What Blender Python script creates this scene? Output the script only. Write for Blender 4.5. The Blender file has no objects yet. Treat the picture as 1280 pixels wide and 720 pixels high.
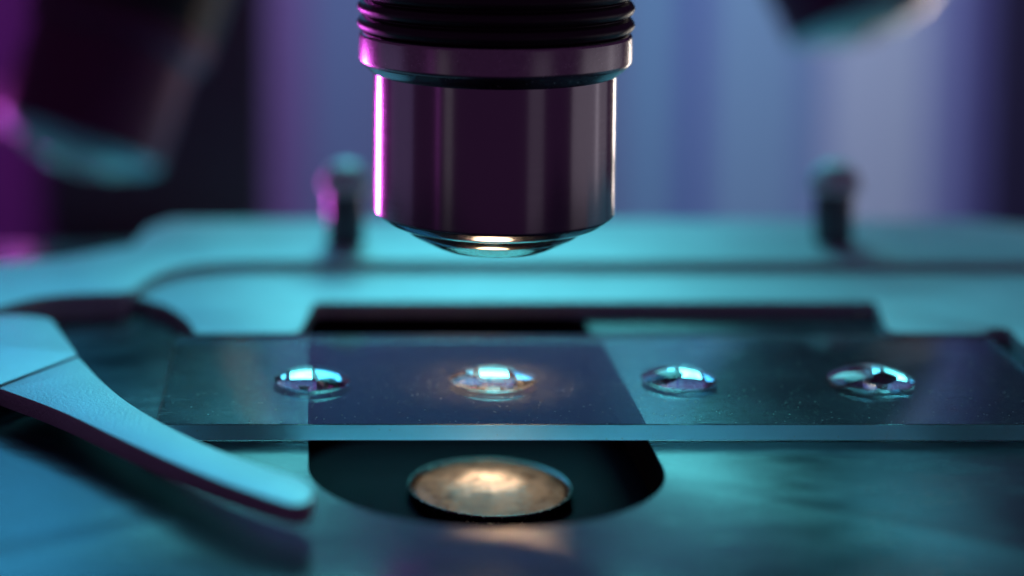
import bpy, bmesh, math, random
from mathutils import Vector, Matrix

# ------------------------------------------------------------------ set-up
S = 0.001                      # every length below is in millimetres
sc = bpy.context.scene
C = sc.collection
rnd = random.Random(7)

# camera: a macro lens with shift, pitched 6 degrees down, 51.6 mm above the stage
F, CX, CY = 2400.0, 383.0, 0.0              # focal length and principal point of the 1280x720 frame
PITCH = math.radians(6.0)
CAM = Vector((0.0, -150.4, 51.6))
cam = bpy.data.cameras.new('camera')
cam.sensor_fit = 'HORIZONTAL'; cam.sensor_width = 36.0
cam.lens = 36.0 * F / 1280.0
cam.shift_x = (640 - CX) / 1280.0
cam.shift_y = -(360 - CY) / 1280.0
cam.clip_start = 0.01; cam.clip_end = 20
cam.dof.use_dof = True
cam.dof.focus_distance = 156.5 * S
cam.dof.aperture_fstop = cam.lens / 7.2
cam.dof.aperture_blades = 0
co = bpy.data.objects.new('camera', cam); C.objects.link(co)
co.location = CAM * S
co.rotation_euler = (math.pi / 2 - PITCH, 0, 0)
sc.camera = co

# world: a dark room with a faint purple air
w = bpy.data.worlds.new('World'); sc.world = w; w.use_nodes = True
bg = w.node_tree.nodes['Background']
bg.inputs[0].default_value = (0.037, 0.013, 0.045, 1); bg.inputs[1].default_value = 1.0

sc.view_settings.view_transform = 'Standard'
sc.view_settings.look = 'None'
sc.view_settings.exposure = 0.0
sc.view_settings.gamma = 1.0
sc.cycles.use_denoising = True
sc.cycles.max_bounces = 16
sc.cycles.transmission_bounces = 14
sc.cycles.glossy_bounces = 8
sc.cycles.caustics_reflective = True
sc.cycles.caustics_refractive = True
sc.cycles.blur_glossy = 0.3
sc.cycles.sample_clamp_indirect = 6.0

def area(name, loc, target, sx, sy, col, rad, spread=180):
    """area lamp of sx by sy mm at loc aimed at target; rad is its radiance"""
    d = bpy.data.lights.new(name, 'AREA'); d.shape = 'RECTANGLE'
    d.size = sx * S; d.size_y = sy * S
    d.color = col; d.energy = rad * math.pi * (sx * S) * (sy * S)
    d.spread = math.radians(spread)
    o = bpy.data.objects.new(name, d); C.objects.link(o)
    o.location = Vector(loc) * S
    o.rotation_euler = (Vector(target) - Vector(loc)).to_track_quat('-Z', 'Y').to_euler()
    return o

area('cyan_softbox', (40, 250, 196), (40, 15, 0), 78, 182, (0.105, 0.68, 0.755), 10.5)
area('cyan_second_softbox', (106, 250, 192), (60, 15, 0), 26, 160, (0.08, 0.58, 0.82), 4.0)
area('blue_side_softbox', (-50, 240, 178), (0, 10, 0), 84, 170, (0.04, 0.42, 0.80), 3.6)
area('warm_strip', (118, 230, 48), (-25, 112, 25), 14, 50, (1.0, 0.60, 0.40), 0.45, 26)
area('magenta_lamp', (-68, 132, -9), (16, 12, 12), 26, 34, (0.90, 0.12, 0.95), 2.0, 26)
area('white_strip', (170, 250, -32), (16, 12, 12), 8, 70, (1.0, 0.88, 0.76), 6.0, 90)
area('grey_side_panel', (185, 30, -8), (16, 12, 10), 170, 70, (0.88, 0.86, 0.92), 0.19)
area('grey_front_strip', (-125, -118, -8), (16, 12, 10), 26, 70, (0.70, 0.75, 0.72), 0.13)
area('grey_edge_strip', (120, -150, -8), (16, 12, 10), 50, 70, (0.80, 0.78, 0.88), 0.08)
area('grey_strip', (182, 52, -8), (16, 12, 10), 12, 70, (0.90, 0.88, 0.92), 0.40)
area('violet_side_panel', (-170, 50, -8), (16, 12, 10), 110, 70, (0.50, 0.42, 0.85), 0.13)
area('purple_strip', (-150, -92, -8), (16, 12, 10), 12, 70, (0.75, 0.15, 0.85), 0.22)
area('added_streak_spot', (39.5, 249, 99), (13.9, -23, 0), 4, 12, (1.0, 0.62, 0.34), 0.20, 1.4)  # added narrow spot that makes the warm streak on the stage front
area('backdrop_fill', (60, 190, 150), (60, 300, -60), 260, 60, (0.78, 0.84, 1.0), 2.3, 84)  # unseen fill, added only to light the wall

# ------------------------------------------------------------------ helpers
def at(x, y, z=0.0):
    """the point at height z that stands at pixel (x, y) of the 1280x720 photograph, in mm"""
    v = y - CY
    f = F * math.cos(PITCH) - v * math.sin(PITCH)
    k = F * math.sin(PITCH) + v * math.cos(PITCH)
    d = (CAM.z - z) * f / k
    return ((x - CX) * d / f, CAM.y + d)

def zat(y, Y):
    v = y - CY
    f = F * math.cos(PITCH) - v * math.sin(PITCH)
    k = F * math.sin(PITCH) + v * math.cos(PITCH)
    return CAM.z - (Y - CAM.y) * k / f

def wat(npx, y, Y):
    return npx * (Y - CAM.y) / (F * math.cos(PITCH) - (y - CY) * math.sin(PITCH))

def obj(name, bm, mat, parent=None, smooth=35, loc=None):
    bmesh.ops.remove_doubles(bm, verts=bm.verts, dist=1e-5)
    bmesh.ops.recalc_face_normals(bm, faces=bm.faces)
    a = math.radians(smooth)
    for f in bm.faces: f.smooth = smooth > 0
    for e in bm.edges:
        e.smooth = not (len(e.link_faces) == 2 and e.calc_face_angle(0) > a)
    org = Vector(loc) if loc is not None else Vector((0, 0, 0))
    for v in bm.verts: v.co = (v.co - org) * S
    me = bpy.data.meshes.new(name); bm.to_mesh(me); bm.free()
    me.materials.append(mat)
    o = bpy.data.objects.new(name, me); C.objects.link(o)
    o.location = org * S
    if parent is not None:
        o.parent = parent
        o.location = org * S - parent.location if loc is not None else -parent.location
    return o

def thing(name, label, cat, loc=(0, 0, 0), group=None):
    o = bpy.data.objects.new(name, None); C.objects.link(o)
    o.empty_display_size = 0.005
    o.location = Vector(loc) * S
    o['label'] = label; o['category'] = cat
    if group: o['group'] = group
    return o

def tag(o, label, cat, group=None):
    o['label'] = label; o['category'] = cat
    if group: o['group'] = group
    return o

def lathe(profile, c=(0, 0, 0), n=160, closed=False, jitter=None):
    """profile of (r, z) turned round the vertical axis through c"""
    bm = bmesh.new(); rings = []
    for r, z in profile:
        if r < 1e-6:
            rings.append([bm.verts.new((c[0], c[1], c[2] + z))])
        else:
            rings.append([bm.verts.new((c[0] + r * math.cos(2 * math.pi * i / n) * (jitter(i / n) if jitter else 1),
                                        c[1] + r * math.sin(2 * math.pi * i / n) * (jitter(i / n) if jitter else 1),
                                        c[2] + z)) for i in range(n)])
    prs = list(zip(rings, rings[1:])) + ([(rings[-1], rings[0])] if closed else [])
    for a, b in prs:
        for i in range(n):
            j = (i + 1) % n
            if len(a) == 1 and len(b) == 1: continue
            if len(a) == 1: bm.faces.new((a[0], b[j], b[i]))
            elif len(b) == 1: bm.faces.new((a[i], a[j], b[0]))
            else: bm.faces.new((a[i], a[j], b[j], b[i]))
    return bm

def rounded(profile, r=0.3, k=4):
    """round the inner corners of a polyline"""
    out = [profile[0]]
    for p0, p1, p2 in zip(profile, profile[1:], profile[2:]):
        a, b, c = Vector(p0), Vector(p1), Vector(p2)
        la, lc = (a - b).length, (c - b).length
        rr = min(r, la * 0.45, lc * 0.45)
        if rr < 1e-4: out.append(p1); continue
        s, e = b + (a - b) / la * rr, b + (c - b) / lc * rr
        for i in range(k + 1):
            t = i / k
            q = (1 - t) ** 2 * s + 2 * t * (1 - t) * b + t * t * e
            out.append((q.x, q.y))
    out.append(profile[-1])
    return out

def round_loop(pts, r, k=6):
    """round all corners of a closed plan outline; r is one radius or a list"""
    out = []; n = len(pts)
    for i in range(n):
        a, b, c = Vector(pts[i - 1]), Vector(pts[i]), Vector(pts[(i + 1) % n])
        rr = r[i] if isinstance(r, (list, tuple)) else r
        la, lc = (a - b).length, (c - b).length
        rr = min(rr, la * 0.49, lc * 0.49)
        if rr < 1e-3: out.append((b.x, b.y)); continue
        s, e = b + (a - b) / la * rr, b + (c - b) / lc * rr
        for j in range(k + 1):
            t = j / k
            q = (1 - t) ** 2 * s + 2 * t * (1 - t) * b + t * t * e
            out.append((q.x, q.y))
    return out

def smooth_loop(pts, it=2):
    """Chaikin corner cutting of an open polyline"""
    for _ in range(it):
        o = [pts[0]]
        for a, b in zip(pts, pts[1:]):
            o.append((a[0] * .75 + b[0] * .25, a[1] * .75 + b[1] * .25))
            o.append((a[0] * .25 + b[0] * .75, a[1] * .25 + b[1] * .75))
        o.append(pts[-1]); pts = o
    return pts

def slab(outline, z0, z1, holes=(), bev=0.15):
    """plate with the plan outline (and holes) between heights z0 and z1, top edges bevelled"""
    bm = bmesh.new(); edges = []; loops = [outline] + list(holes)
    for lp in loops:
        vs = [bm.verts.new((x, y, z1)) for x, y in lp]
        for a, b in zip(vs, vs[1:] + vs[:1]): edges.append(bm.edges.new((a, b)))
    bmesh.ops.triangle_fill(bm, use_beauty=True, use_dissolve=False, edges=edges, normal=(0, 0, 1))
    top = list(bm.faces)
    ret = bmesh.ops.extrude_face_region(bm, geom=top)
    for v in ret['geom']:
        if isinstance(v, bmesh.types.BMVert): v.co.z = z0
    bmesh.ops.recalc_face_normals(bm, faces=bm.faces)
    if bev > 0:
        es = [e for e in bm.edges if len(e.link_faces) == 2 and abs(e.verts[0].co.z - z1) < 1e-6
              and abs(e.verts[1].co.z - z1) < 1e-6 and e.calc_face_angle(0) > 1.0]
        bmesh.ops.bevel(bm, geom=es, offset=bev, segments=3, profile=0.5, affect='EDGES', clamp_overlap=True)
    return bm

def box(x0, x1, y0, y1, z0, z1, bev=0.0, seg=2):
    bm = bmesh.new()
    bmesh.ops.create_cube(bm, size=1, matrix=Matrix.Translation(((x0 + x1) / 2, (y0 + y1) / 2, (z0 + z1) / 2)) @
                          Matrix.Diagonal((x1 - x0, y1 - y0, z1 - z0, 1)))
    if bev: bmesh.ops.bevel(bm, geom=list(bm.edges), offset=bev, segments=seg, profile=0.5, affect='EDGES')
    return bm

# ------------------------------------------------------------------ materials
class NT:
    def __init__(s, name):
        s.m = bpy.data.materials.new(name); s.m.use_nodes = True
        s.t = s.m.node_tree; s.n = s.t.nodes; s.l = s.t.links
        s.p = s.n['Principled BSDF']; s.out = s.n['Material Output']
        s.co = s.n.new('ShaderNodeTexCoord')
    def mm(s, sx=1, sy=1, sz=1, rot=0):
        mp = s.n.new('ShaderNodeMapping'); s.l.new(s.co.outputs['Object'], mp.inputs[0])
        mp.inputs['Scale'].default_value = (1000 * sx, 1000 * sy, 1000 * sz)
        mp.inputs['Rotation'].default_value = (0, 0, rot)
        return mp.outputs[0]
    def noise(s, vec, scale, detail=3, rough=0.5, dist=0.0):
        n = s.n.new('ShaderNodeTexNoise'); s.l.new(vec, n.inputs['Vector'])
        n.inputs['Scale'].default_value = scale; n.inputs['Detail'].default_value = detail
        n.inputs['Roughness'].default_value = rough; n.inputs['Distortion'].default_value = dist
        return n.outputs['Fac']
    def ramp(s, fac, stops, interp='LINEAR'):
        r = s.n.new('ShaderNodeValToRGB'); s.l.new(fac, r.inputs[0]); e = r.color_ramp.elements
        r.color_ramp.interpolation = interp
        while len(e) < len(stops): e.new(0.5)
        for i, (p, c) in enumerate(stops):
            e[i].position = p
            e[i].color = (c, c, c, 1) if isinstance(c, (int, float)) else (*c, 1)
        return r.outputs[0]
    def math(s, op, a, b=None):
        m = s.n.new('ShaderNodeMath'); m.operation = op
        for i, v in enumerate((a, b)):
            if v is None: continue
            if isinstance(v, (int, float)): m.inputs[i].default_value = v
            else: s.l.new(v, m.inputs[i])
        return m.outputs[0]
    def bump(s, h, strength, dist):
        b = s.n.new('ShaderNodeBump'); s.l.new(h, b.inputs['Height'])
        b.inputs['Strength'].default_value = strength; b.inputs['Distance'].default_value = dist * S
        s.l.new(b.outputs[0], s.p.inputs['Normal']); return b
    def set(s, **k):
        names = dict(col='Base Color', rough='Roughness', metal='Metallic', ior='IOR', trans='Transmission Weight',
                     coat='Coat Weight', coatr='Coat Roughness', spec='Specular IOR Level', aniso='Anisotropic')
        for a, v in k.items():
            i = s.p.inputs[names[a]]
            if isinstance(v, tuple): i.default_value = (*v, 1)
            elif isinstance(v, (int, float)): i.default_value = v
            else: s.l.new(v, i)
        return s

def mat_stage():
    m = NT('stage_paint')
    v = m.mm()
    wear = m.noise(m.mm(1, 1, 1), 0.06, 2, 0.5, 0.0)
    fine = m.noise(m.mm(0.25, 3.0, 1), 1.2, 4, 0.65)
    r = m.math('ADD', m.ramp(wear, [(0.35, 0.17), (0.65, 0.23)]), m.ramp(fine, [(0.3, 0.0), (0.8, 0.10)]))
    smud = m.noise(m.mm(0.35, 1.0, 1, 0.7), 0.40, 3, 0.55, 0.3)
    r = m.math('SUBTRACT', m.math('ADD', r, m.ramp(smud, [(0.35, 0.0), (0.70, 0.07)])), 0.05)
    m.set(col=m.ramp(wear, [(0.3, (0.008, 0.016, 0.026)), (0.7, (0.012, 0.022, 0.034))]), rough=r, spec=0.8)
    h = m.math('ADD', m.noise(m.mm(0.4, 2.5, 1), 3.0, 4, 0.6), m.noise(v, 9.0, 3, 0.6))
    m.bump(h, 0.25, 0.03)
    return m.m

def mat_satin(name, col, rough, grain, bump, metal=0.85):
    m = NT(name)
    v = m.mm()
    n = m.noise(v, grain, 4, 0.6)
    big = m.noise(v, 0.15, 4, 0.6)
    m.set(col=m.ramp(big, [(0.3, tuple(c * 0.86 for c in col)), (0.7, col)]),
          rough=m.math('ADD', m.ramp(n, [(0.3, rough - 0.05), (0.7, rough + 0.07)]), 0.0), metal=metal, spec=0.6)
    m.bump(n, bump, 0.05)
    return m.m

def mat_barrel():
    m = NT('dark_chrome')
    # fine turned marks round the barrel
    z = m.mm(0.02, 0.02, 6.0)
    n = m.noise(z, 1.0, 4, 0.6)
    m.set(col=(0.38, 0.34, 0.38), metal=1.0, rough=m.ramp(n, [(0.2, 0.13), (0.8, 0.20)]))
    m.bump(n, 0.10, 0.01)
    return m.m

def mat_plain(name, col, rough, metal=0.0, spec=0.5, coat=0.0, bump=0.0, grain=3.0):
    m = NT(name)
    n = m.noise(m.mm(), grain, 3, 0.6)
    m.set(col=m.ramp(n, [(0.3, tuple(c * 0.8 for c in col)), (0.7, col)]), rough=m.ramp(n, [(0.3, rough * 0.85), (0.7, rough * 1.15)]),
          metal=metal, spec=spec, coat=coat)
    if bump: m.bump(n, bump, 0.05)
    return m.m

def mat_glass(name, ior, col=(1, 1, 1), rough=0.0):
    m = NT(name); m.set(col=col, trans=1.0, ior=ior, rough=rough)
    return m

def add_dust(m, fac, col=(0.75, 0.72, 0.70)):
    """mix a thin scattering film into the surface where fac is above 0"""
    d = m.n.new('ShaderNodeBsdfDiffuse'); d.inputs[0].default_value = (*col, 1)
    t = m.n.new('ShaderNodeBsdfTranslucent'); t.inputs[0].default_value = (*col, 1)
    a = m.n.new('ShaderNodeMixShader'); a.inputs[0].default_value = 0.5
    m.l.new(d.outputs[0], a.inputs[1]); m.l.new(t.outputs[0], a.inputs[2])
    x = m.n.new('ShaderNodeMixShader'); m.l.new(fac, x.inputs[0])
    m.l.new(m.p.outputs[0], x.inputs[1]); m.l.new(a.outputs[0], x.inputs[2])
    m.l.new(x.outputs[0], m.out.inputs[0])
    return m.m

def mat_slide():
    m = mat_glass('slide_glass', 1.5, (0.90, 0.95, 1.0))
    v = m.mm()
    vo = m.n.new('ShaderNodeTexVoronoi'); m.l.new(v, vo.inputs['Vector']); vo.inputs['Scale'].default_value = 1.5
    vo.inputs['Randomness'].default_value = 1.0
    keep = m.noise(v, 0.9, 3, 0.6)
    speck = m.ramp(m.math('ADD', vo.outputs['Distance'], m.ramp(keep, [(0.46, 0.4), (0.54, 0.0)])), [(0.0, 0.95), (0.10, 0.8), (0.14, 0.0)])
    v2 = m.n.new('ShaderNodeTexVoronoi'); m.l.new(v, v2.inputs['Vector']); v2.inputs['Scale'].default_value = 3.6
    k2 = m.noise(v, 0.35, 3, 0.6)
    speck = m.math('ADD', speck, m.ramp(m.math('ADD', v2.outputs['Distance'], m.ramp(k2, [(0.42, 0.35), (0.56, 0.0)])), [(0.0, 0.40), (0.16, 0.26), (0.24, 0.0)]))
    smear = m.ramp(m.noise(m.mm(1.0, 0.6, 1, 0.5), 1.4, 6, 0.75, 1.5), [(0.47, 0.0), (0.70, 0.20)])
    patch = m.ramp(m.noise(v, 0.12, 2, 0.5), [(0.40, 0.25), (0.62, 1.0)])
    film = m.math('ADD', m.math('MULTIPLY', smear, patch), 0.006)
    g = m.n.new('ShaderNodeNewGeometry'); sp = m.n.new('ShaderNodeSeparateXYZ'); m.l.new(g.outputs['True Normal'], sp.inputs[0])
    ground = m.ramp(m.math('ABSOLUTE', sp.outputs[2]), [(0.3, 0.12), (0.6, 0.0)])
    m.set(rough=m.ramp(m.math('ABSOLUTE', sp.outputs[2]), [(0.3, 0.40), (0.6, 0.0)]), col=m.ramp(m.math('ABSOLUTE', sp.outputs[2]), [(0.3, (0.55, 0.80, 1.0)), (0.6, (0.90, 0.95, 1.0))]))
    return add_dust(m, m.math('MINIMUM', m.math('ADD', m.math('ADD', speck, film), ground), 0.8))

M_stage = mat_stage()
M_plate = mat_satin('satin_holder_metal', (0.58, 0.62, 0.64), 0.50, 4.0, 0.12, 0.4)
M_clip = mat_satin('cast_clip_metal', (0.62, 0.64, 0.65), 0.40, 3.2, 1.0, 0.5)
M_barrel = mat_barrel()
M_knurl = mat_plain('black_rubber_grip', (0.016, 0.006, 0.014), 0.40, 0.0, 0.6)
M_collar = mat_plain('satin_grey_collar', (0.52, 0.48, 0.50), 0.24, 1.0)
M_mount = mat_plain('polished_dark_mount', (0.60, 0.55, 0.52), 0.10, 1.0)
M_black = mat_plain('matt_black_metal', (0.010, 0.007, 0.010), 0.5)
M_bodyobj = mat_plain('black_objective_enamel', (0.13, 0.03, 0.10), 0.42, 0.4, 0.5)
M_flat = mat_plain('flat_black', (0.008, 0.002, 0.006), 0.9, 0.0, 0.02)
M_cone = mat_plain('polished_nose_metal', (0.36, 0.42, 0.50), 0.42, 1.0)
M_slide = mat_slide()
M_water = mat_glass('water', 1.333).m
M_lens = mat_glass('lens_glass', 1.52, (1.0, 0.97, 0.93)).m
M_screw = mat_plain('screw_metal', (0.16, 0.16, 0.18), 0.30, 1.0)
M_cap = mat_plain('screw_cap_metal', (0.85, 0.87, 0.88), 0.5, 0.15)

# ------------------------------------------------------------------ backdrop
def backdrop():
    m = NT('backdrop_bands_and_glow')  # colour bands stand in for blurred things and a magenta glow at left
    sep = m.n.new('ShaderNodeSeparateXYZ'); m.l.new(m.mm(), sep.inputs[0])
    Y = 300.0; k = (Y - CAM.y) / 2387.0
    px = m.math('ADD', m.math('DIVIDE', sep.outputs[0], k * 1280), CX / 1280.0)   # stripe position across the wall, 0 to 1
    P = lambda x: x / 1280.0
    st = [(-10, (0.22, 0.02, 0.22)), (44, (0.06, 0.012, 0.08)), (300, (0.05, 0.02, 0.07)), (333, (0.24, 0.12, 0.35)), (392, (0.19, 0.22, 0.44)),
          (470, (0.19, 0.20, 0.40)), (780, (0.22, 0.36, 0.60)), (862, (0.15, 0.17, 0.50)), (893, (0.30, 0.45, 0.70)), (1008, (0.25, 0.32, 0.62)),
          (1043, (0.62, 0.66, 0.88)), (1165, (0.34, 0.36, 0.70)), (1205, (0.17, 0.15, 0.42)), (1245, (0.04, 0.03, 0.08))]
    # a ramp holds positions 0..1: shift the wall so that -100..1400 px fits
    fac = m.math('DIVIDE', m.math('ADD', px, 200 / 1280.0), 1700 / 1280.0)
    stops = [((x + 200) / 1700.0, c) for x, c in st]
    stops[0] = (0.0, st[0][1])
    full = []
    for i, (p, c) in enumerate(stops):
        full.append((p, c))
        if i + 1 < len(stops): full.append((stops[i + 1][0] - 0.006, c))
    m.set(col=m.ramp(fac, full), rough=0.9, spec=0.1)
    bm = box(-130, 240, Y, Y + 4, -170, 108)
    o = obj('wall', bm, m.m, smooth=0); o['kind'] = 'structure'
backdrop()

fb = box(-260, 330, -40, 298, -95, -90)
o = obj('table_top', fb, mat_plain('dark_table_laminate', (0.03, 0.02, 0.035), 0.5), smooth=0); o['kind'] = 'structure'

# dark upright of the microscope behind the left objective
kx = (205 + 150.4) / 2387.0
arm = thing('microscope_stand', 'tall dark blurred upright behind the tilted objective at upper left', 'microscope stand', ((250 - CX) * kx, 205, -90))
x0, x1 = (60 - CX) * kx, (334 - CX) * kx
obj('column', box(x0, x1, 196, 214, -90, 70, 2.0, 3), mat_plain('dark_purple_enamel', (0.05, 0.012, 0.045), 0.5), arm)

base = thing('reflector_slab', 'pale low slab behind and below the stage, added to reflect cyan light', 'added reflector', (20, 130, -34))  # added reflector that gives the tilted objectives a cyan reflection
obj('reflector_block', box(-90, 130, 78, 185, -40, -28, 3.0, 3), M_plate, base)

# ------------------------------------------------------------------ stage
AX, AY = 16.0, 11.8            # the optical axis
stage = thing('microscope_stage', 'dark glossy blue-black microscope stage plate with a round-fronted opening under the glass slide', 'microscope stage', (30, 20, -4))
def arc(cx, cy, r, a0, a1, n=24, ry=None):
    ry = ry or r
    return [(cx + r * math.cos(math.radians(a0 + (a1 - a0) * i / n)), cy + ry * math.sin(math.radians(a0 + (a1 - a0) * i / n))) for i in range(n + 1)]
hole = arc(13.9, -6.0, 13.7, 180, 360, 40, 12.5) + arc(24.6, 35.0, 3.0, 0, 90, 8) + arc(3.2, 35.0, 3.0, 90, 180, 8)
def inset(lp, e):
    out = []; n = len(lp)
    for q in range(n):
        a, b, c = Vector(lp[q - 1]), Vector(lp[q]), Vector(lp[(q + 1) % n])
        d = ((b - a).normalized() + (c - b).normalized()).normalized()
        out.append((b.x - d.y * e, b.y + d.x * e))
    return out
outer = round_loop([(-75, -60), (110, -60), (110, 70), (-75, 70)], 6)
obj('stage_plate', slab(outer, -4.0, 0.0, [hole], 0.10), M_stage, stage)
shade_loop = inset(hole, 0.01)
inn = inset(hole, 0.06)
obj('opening_shade_band', slab(shade_loop, -3.9, -0.10, [inn], 0), M_flat, stage)  # flat black band over the opening wall; its colour puts in the shade
obj('light_block_skirt', slab(round_loop([(-55, -45), (95, -45), (95, 65), (-55, 65)], 6), -34.0, -4.02, [arc(AX, AY, 27, 0, 352.5, 47)], 0), M_flat, stage)  # unseen skirt, added to block the magenta lamp below the stage

# ------------------------------------------------------------------ slide holder
holder = thing('slide_holder', 'bright teal-lit satin metal slide holder with a wide notch behind the glass slide', 'slide holder', (20, 50, 0))
zf = 1.5
front = [at(245, 417, zf), at(374, 417, zf), at(393, 377, zf), at(1094, 377, zf), at(1112, 418, zf), at(1228, 418, zf)]
front[0] = (front[0][0], 26.15); front[1] = (front[1][0], 26.15); front[4] = (front[4][0], 26.15); front[5] = (front[5][0], 26.15)
body = round_loop(front + [at(1244, 409, zf), at(1262, 411, zf), at(1280, 432, zf), (70, 8), (110, 8), (110, 60), (-14, 60),
                           at(168, 371, zf), at(205, 380, zf), at(232, 397, zf)],
                  [0.3, 1.5, 1.0, 1.0, 2.0, 0.4, 2, 2, 3, 1, 3, 3, 3, 2.5, 4, 3])
obj('holder_plate', slab(body, 0.02, zf, (), 0.22), M_plate, holder)
zr = 2.55
edge = smooth_loop([at(-260, 470, zr), at(-160, 418, zr), at(0, 384, zr), at(40, 372, zr), at(100, 366, zr), at(162, 366, zr), at(176, 354, zr), at(205, 338, zr), at(250, 329, zr), at(320, 326, zr), at(500, 326, zr)], 3)
right = [at(1400, 328, zr)]
back = [(at(1400, 300, zr)), at(1290, 283, zr), at(1215, 275, zr), at(215, 275, zr), at(185, 285, zr), at(165, 306, zr), at(80, 322, zr), at(-80, 335, zr), at(-260, 345, zr)]
obj('rear_body', slab(edge + right + back, 0.01, zr, (), 0.3), M_plate, holder)
for xp in (432, 1041):
    X, Y = at(xp, 303, zr)
    h = zat(203, Y) - zr
    rr = wat(24, 240, Y)
    sc_ = obj('thumb_screw', lathe(rounded([(0, 0.0), (rr * 0.98, 0.0), (rr * 0.98, 1.2), (rr * 1.0, 2.0), (rr * 1.0, h - 3.2), (0, h - 3.2)], 0.25), (X, Y, zr), 64), M_screw, holder)
    cp = [(0, h - 3.2), (rr * 1.25, h - 3.2), (rr * 1.34, h - 2.4), (rr * 1.15, h - 1.2), (rr * 0.75, h - 0.2), (0, h + 0.3)]
    obj('screw_cap', lathe(rounded(cp, 0.2), (X, Y, zr), 64), M_cap, sc_)
    sc_.children[0].location = (0, 0, 0)

# ------------------------------------------------------------------ spring clip on the left
zc = 2.8
clip = thing('stage_clip', 'bright curved tapering metal finger clip in front of the slide at the lower left', 'clip', (*at(120, 520, 0), 0.0))
zb = 1.35
top_e = smooth_loop([at(98, 446, zc), at(125, 475, zc), at(165, 508, zc), at(245, 552, zc), at(330, 584, zc), at(380, 598, zc), at(393, 610, zc)], 2)
bot_e = smooth_loop([at(389, 627, zc), at(370, 633, zc), at(335, 623, zc), at(250, 593, zc), at(150, 549, zc), at(75, 513, zc), at(-2, 485, zc)], 2)
obj('finger', slab(top_e + bot_e, zb, zc, (), 0.25), M_clip, clip)
pts = [at(-3, 481.5, zc - .08), at(97, 443.5, zc - .08), at(62, 397, zc - .08), at(10, 392, zc - .08), at(-130, 400, zc - .08), at(-150, 520, zc - .08)]
obj('clip_arm', slab(round_loop(pts, [0.2, 0.4, 1.5, 3, 3, 3]), zb, zc - 0.08, (), 0.22), M_clip, clip)
obj('clip_lug', slab(round_loop([at(-120, 470, .34), at(-30, 470, .34), at(-30, 420, .34), at(-100, 420, .34)], 1.0), 0.02, zb - 0.01, (), 0), M_black, clip)

# ------------------------------------------------------------------ glass slide and water drops
ZT = 1.40                      # top of the glass
M_wet = mat_glass('water_on_glass', 1.5 / 1.333).m      # where the water wets the glass: one interface, glass below, water above
M_water = mat_glass('water', 1.333).m
ND = 128

def drop_shape(px, py, half, h, seed):
    X, Y = at(px, py, ZT)
    a = wat(half, py, Y)
    r_ = random.Random(seed)
    ph = [(r_.uniform(0, 6.28), r_.uniform(0.010, 0.030) / k) for k in (1, 2, 3)]
    jit = [1 + sum(A * math.cos(2 * math.pi * q / ND * (n_ + 2) + p) for n_, (p, A) in enumerate(ph)) for q in range(ND)]
    R_ = (a * a + h * h) / (2 * h)
    rings = []
    n = 30
    for q in range(n):
        r = a * math.cos(q / n * math.pi / 2)
        z = math.sqrt(max(R_ * R_ - r * r, 0)) - (R_ - h)
        u = r / a                                   # the outline's wobble dies out towards the top
        rings.append([(X + r * math.cos(2 * math.pi * k / ND) * (1 + (jit[k] - 1) * u ** 3), Y + r * math.sin(2 * math.pi * k / ND) * (1 + (jit[k] - 1) * u ** 3), ZT + z) for k in range(ND)])
    return X, Y, h, rings

DROPS = [(390.5, 474.5, 47, 0.95, 1, 'clear drop nearest the bright clip, leftmost of the four on the slide'),
         (616, 473.5, 53, 0.84, 2, 'clear drop directly under the central objective with a warm glow in it'),
         (848, 473, 46, 0.98, 3, 'clear drop just right of the objective, third from the left on the slide'),
         (1089, 474, 52, 1.04, 4, 'clear drop farthest right on the slide with a magenta glint')]
shapes = [drop_shape(*d[:5]) for d in DROPS]

def raw(name, bm, mats, org):
    for v in bm.verts: v.co = (v.co - Vector(org)) * S
    me = bpy.data.meshes.new(name); bm.to_mesh(me); bm.free()
    for m_ in mats: me.materials.append(m_)
    o = bpy.data.objects.new(name, me); C.objects.link(o); o.location = Vector(org) * S
    return o

bm = bmesh.new()
X0, X1, Y0, Y1, ZB, ch = -12.2, 63.9, 0.0, 26.0, 0.03, 0.07
rect = lambda e, z: [bm.verts.new(p) for p in ((X0 + e, Y0 + e, z), (X1 - e, Y0 + e, z), (X1 - e, Y1 - e, z), (X0 + e, Y1 - e, z))]
loops = [rect(ch, ZT)] + [[bm.verts.new(p) for p in sh[3][0]] for sh in shapes]
es = [bm.edges.new((a, b)) for lp in loops for a, b in zip(lp, lp[1:] + lp[:1])]
bmesh.ops.triangle_fill(bm, use_beauty=True, edges=es, normal=(0, 0, 1))
for f in bm.faces:
    f.normal_update()
    if f.normal.z < 0: f.normal_flip()
prev = loops[0]
for e, z in ((0, ZT - ch), (0, ZB + ch), (ch, ZB)):
    cur = rect(e, z)
    for k in range(4):
        f = bm.faces.new((prev[k], cur[k], cur[(k + 1) % 4], prev[(k + 1) % 4]))
    prev = cur
f = bm.faces.new(prev[::-1])
bm.normal_update()
sl = raw('glass_slide', bm, [M_slide], (25.85, 13, ZB))
tag(sl, 'long clear dusty glass slide lying across the stage opening and carrying four drops', 'glass slide')

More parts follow.
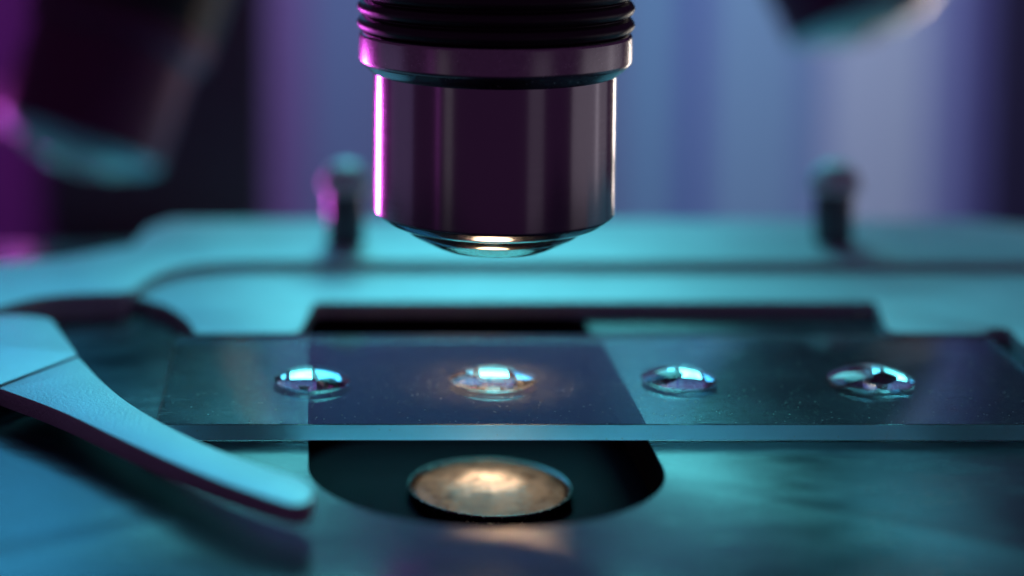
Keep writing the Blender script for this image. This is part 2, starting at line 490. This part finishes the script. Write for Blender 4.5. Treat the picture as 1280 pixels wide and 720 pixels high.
for (px, py, half, h, seed, label), (X, Y, h, rings) in zip(DROPS, shapes):
    bm = bmesh.new()
    rv = [[bm.verts.new(p) for p in r] for r in rings]
    for a, b in zip(rv, rv[1:]):
        for k in range(ND): bm.faces.new((a[k], a[(k + 1) % ND], b[(k + 1) % ND], b[k]))
    top = bm.verts.new((X, Y, ZT + h))
    for k in range(ND): bm.faces.new((rv[-1][k], rv[-1][(k + 1) % ND], top))
    for f in bm.faces: f.smooth = True
    fb_ = bm.faces.new(rv[0]); fb_.material_index = 1; fb_.smooth = False
    bm.normal_update()
    if fb_.normal.z < 0: fb_.normal_flip()
    for e in rv[0][0].link_edges: pass
    for k in range(ND):
        e = bm.edges.get((rv[0][k], rv[0][(k + 1) % ND]))
        e.smooth = False
    o = raw('water_drop', bm, [M_water, M_wet], (X, Y, ZT))
    tag(o, label, 'water drop', 'drops in a row on the glass slide')

# ------------------------------------------------------------------ condenser
Zr = zat(608, AY); rc = wat(103, 608, AY)
cond = thing('condenser', 'round brass-lit condenser lens glowing warm in the stage opening below the slide', 'condenser', (AX, AY, Zr - 6))
def mat_turned():
    m = NT('turned_black_metal')
    sep = m.n.new('ShaderNodeSeparateXYZ'); m.l.new(m.mm(), sep.inputs[0])
    r = m.math('SQRT', m.math('ADD', m.math('POWER', sep.outputs[0], 2.0), m.math('POWER', sep.outputs[1], 2.0)))
    wv = m.math('SINE', m.math('MULTIPLY', r, 18.0))
    m.set(col=(0.013, 0.002, 0.010), rough=0.5, metal=0.0, spec=0.03)
    m.bump(wv, 0.6, 0.03)
    return m.m
zfl = Zr - 1.0
obj('condenser_housing', lathe([(0, -6), (19, -6), (19, -0.06), (0, -0.06)], (AX, AY, zfl), 128), M_flat, cond, loc=(AX, AY, zfl))
obj('turned_collar', lathe(rounded([(0, -0.05), (18.4, -0.05), (18.4, 0), (0, 0)], 0.3), (AX, AY, zfl), 160), mat_turned(), cond, loc=(AX, AY, zfl))
obj('lens_rim', lathe(rounded([(rc - 0.35, 0.95), (rc - 0.10, 1.08), (rc, 0.95), (rc, 0.72), (rc - 0.45, 0.35), (rc - 0.75, 0.02), (rc - 0.9, 0.02), (rc - 0.7, 0.7), (rc - 0.35, 0.95)], 0.06), (AX, AY, zfl), 160),
    mat_plain('lens_rim_steel', (0.30, 0.26, 0.24), 0.25, 1.0), cond)
# lit diffuser under the condenser lens
def mat_lamp():
    m = NT('lamp_diffuser_glow')
    sep = m.n.new('ShaderNodeSeparateXYZ'); m.l.new(m.mm(), sep.inputs[0])
    n = m.noise(m.mm(), 0.75, 6, 0.6, 0.8)
    m.set(col=(0.08, 0.035, 0.02), rough=0.5, spec=0.1)
    m.p.inputs['Emission Color'].default_value = (1.0, 0.68, 0.42, 1)
    r = m.math('SQRT', m.math('ADD', m.math('POWER', sep.outputs[0], 2.0), m.math('POWER', m.math('SUBTRACT', sep.outputs[1], 1.0), 2.0)))
    fall = m.ramp(m.math('DIVIDE', r, 7.0), [(0.0, 1.0), (0.24, 0.75), (0.46, 0.16), (0.62, 0.10), (0.95, 0.07)])
    m.l.new(m.math('MULTIPLY', m.math('MULTIPLY', m.ramp(n, [(0.34, 0.22), (0.64, 1.0)]), fall), 2.3), m.p.inputs['Emission Strength'])
    return m.m
dome = [(0, 0.06), (rc - 0.95, 0.06), (rc - 0.62, 0.70)]
for i in range(17):
    t = i / 16
    r = (rc - 0.38) * (1 - t)
    dome.append((r, 0.96 + 0.75 * (1 - (r / (rc - 0.38)) ** 2)))
m = mat_glass('condenser_glass', 1.09, (1.0, 0.93, 0.86), 0.12)
dn = m.noise(m.mm(), 0.8, 6, 0.7, 0.5)
vd = m.ramp(dn, [(0.5, 0.0), (0.78, 0.09)])
M_cond = add_dust(m, vd, (0.45, 0.32, 0.26))
obj('condenser_lens', lathe(dome, (AX, AY, zfl), 128), M_cond, cond, smooth=60, loc=(AX, AY, zfl))
obj('lamp_diffuser', lathe([(0, 0.42), (rc - 0.82, 0.42), (rc - 0.82, 0.46), (rc * 0.6, 0.78), (rc * 0.3, 0.98), (0, 1.05)], (AX, AY, zfl), 96), mat_lamp(), cond, loc=(AX, AY, zfl))

ld = bpy.data.lights.new('condenser_beam', 'AREA'); ld.shape = 'DISK'; ld.size = 8 * S
ld.color = (1.0, 0.68, 0.38); ld.energy = 20.0 * math.pi * math.pi * (4 * S) ** 2; ld.spread = math.radians(75)
lo_ = bpy.data.objects.new('condenser_beam', ld); C.objects.link(lo_)
lo_.location = Vector((AX, AY, zfl + 1.9)) * S; lo_.rotation_euler = (math.pi, 0, 0)

# ------------------------------------------------------------------ objectives
def ridges(r0, r1, z0, n, pitch):
    out = []
    for k in range(n):
        z = z0 + k * pitch
        out += [(r0, z), (r0 + (r1 - r0) * 0.75, z + pitch * 0.18), (r1, z + pitch * 0.42), (r1, z + pitch * 0.60), (r0 + (r1 - r0) * 0.6, z + pitch * 0.86)]
    return out

def objective(loc, label, M_b, cone=False, k=1.0, knurl_n=7, group='objectives on the nosepiece'):
    """central axis through loc; loc is the middle of the front lens tip"""
    Z = lambda y: zat(y, AY) - zat(318, AY)
    W = lambda n_, y: wat(n_, y, AY)
    t = thing('objective_lens', label, 'microscope objective', loc, group)
    def ob(name, prof, mat, n=192, sm=35):
        bm = lathe([(r * k, z * k) for r, z in prof], (0, 0, 0), n)
        o = obj(name, bm, mat, None, sm); o.parent = t; return o
    bar = [(W(119, 290), Z(276)), (W(130, 274), Z(275)), (W(139, 270), Z(271)), (W(150.3, 264), Z(261.5)), (W(150.5, 260), Z(259)),
           (W(151, 90), Z(91)), (W(151, 90), Z(86)), (W(150, 90), Z(82))]
    ob('barrel', [(0, Z(276))] + rounded(bar, 0.22), M_b)
    col = [(W(150.5, 88), Z(90)), (W(155, 86), Z(88)), (W(168, 76), Z(76)), (W(169.5, 74), Z(72)), (W(169.5, 42), Z(41)), (W(166, 40), Z(38)), (W(150, 40), Z(37))]
    ob('collar', rounded(col, 0.12), M_b if cone else M_collar)
    z0 = Z(38); pit = Z(-0) - Z(20.5)
    rg = ridges(W(163, 30), W(172.5, 10), z0, knurl_n, pit)
    ztop = z0 + pit * knurl_n
    ob('grip', [(W(150, 40), z0)] + rounded(rg, 0.12, 3) + [(W(163, 30), ztop), (W(163, 30), ztop + 14), (0, ztop + 14)], M_knurl)
    # stepped front mount and front lens
    mt = [(W(117, 280), Z(277)), (W(112, 285), Z(283)), (W(108, 286), Z(287)), (W(100, 292), Z(291.5)), (W(84, 300), Z(300)), (W(73, 306), Z(305)), (W(70, 306), Z(305.6)), (W(52, 306), Z(305.0))]
    if cone:
        ob('nose_cone', rounded([(W(148, 262), Z(262)), (W(153, 262), Z(264)), (W(120, 283), Z(287)), (W(112, 283), Z(284))], 0.2), M_cone)
    mo = ob('front_mount', rounded(mt, 0.15), M_mount)
    R = W(53, 306)
    fl = [(R, Z(304.5))] + [(R * math.cos(a), Z(305.5) - (Z(305.5) - Z(314)) * math.sin(a)) for a in [math.pi / 2 * i / 12 for i in range(12)]] + [(0, Z(314))]
    fl = [(0, Z(304.5))] + fl
    lo = ob('front_lens', fl, M_lens, 128, 60)
    bk = ob('lens_backing', [(0, Z(302)), (W(52, 306), Z(302)), (W(52, 306), Z(304)), (0, Z(304))], M_black, 64)
    return t
objective((AX + 0.05, AY, zat(318, AY)), 'dark chrome objective with ribbed black grip hanging over the slide in sharp focus', M_barrel)

def tilted(px, py, d, tilt, yaw, k, label):
    """px, py: where the middle of the front tip stands; d: distance in front of the camera"""
    Y = CAM.y + d
    X = wat(px - CX, py, Y)
    t = objective((X, Y, zat(py, Y)), label, M_bodyobj, True, k)
    ax = Vector((math.sin(math.radians(tilt)), yaw, math.cos(math.radians(tilt)))).normalized()
    t.rotation_euler = ax.to_track_quat('Z', 'Y').to_euler()
    return t
tilted(85, 214, 262, 19, 0.30, 1.16, 'blurred dark objective tilted down to the left in the upper left background')
tilted(1106, 46, 262, -24, 0.30, 1.16, 'blurred dark objective tip tilted down to the right in the upper right corner')
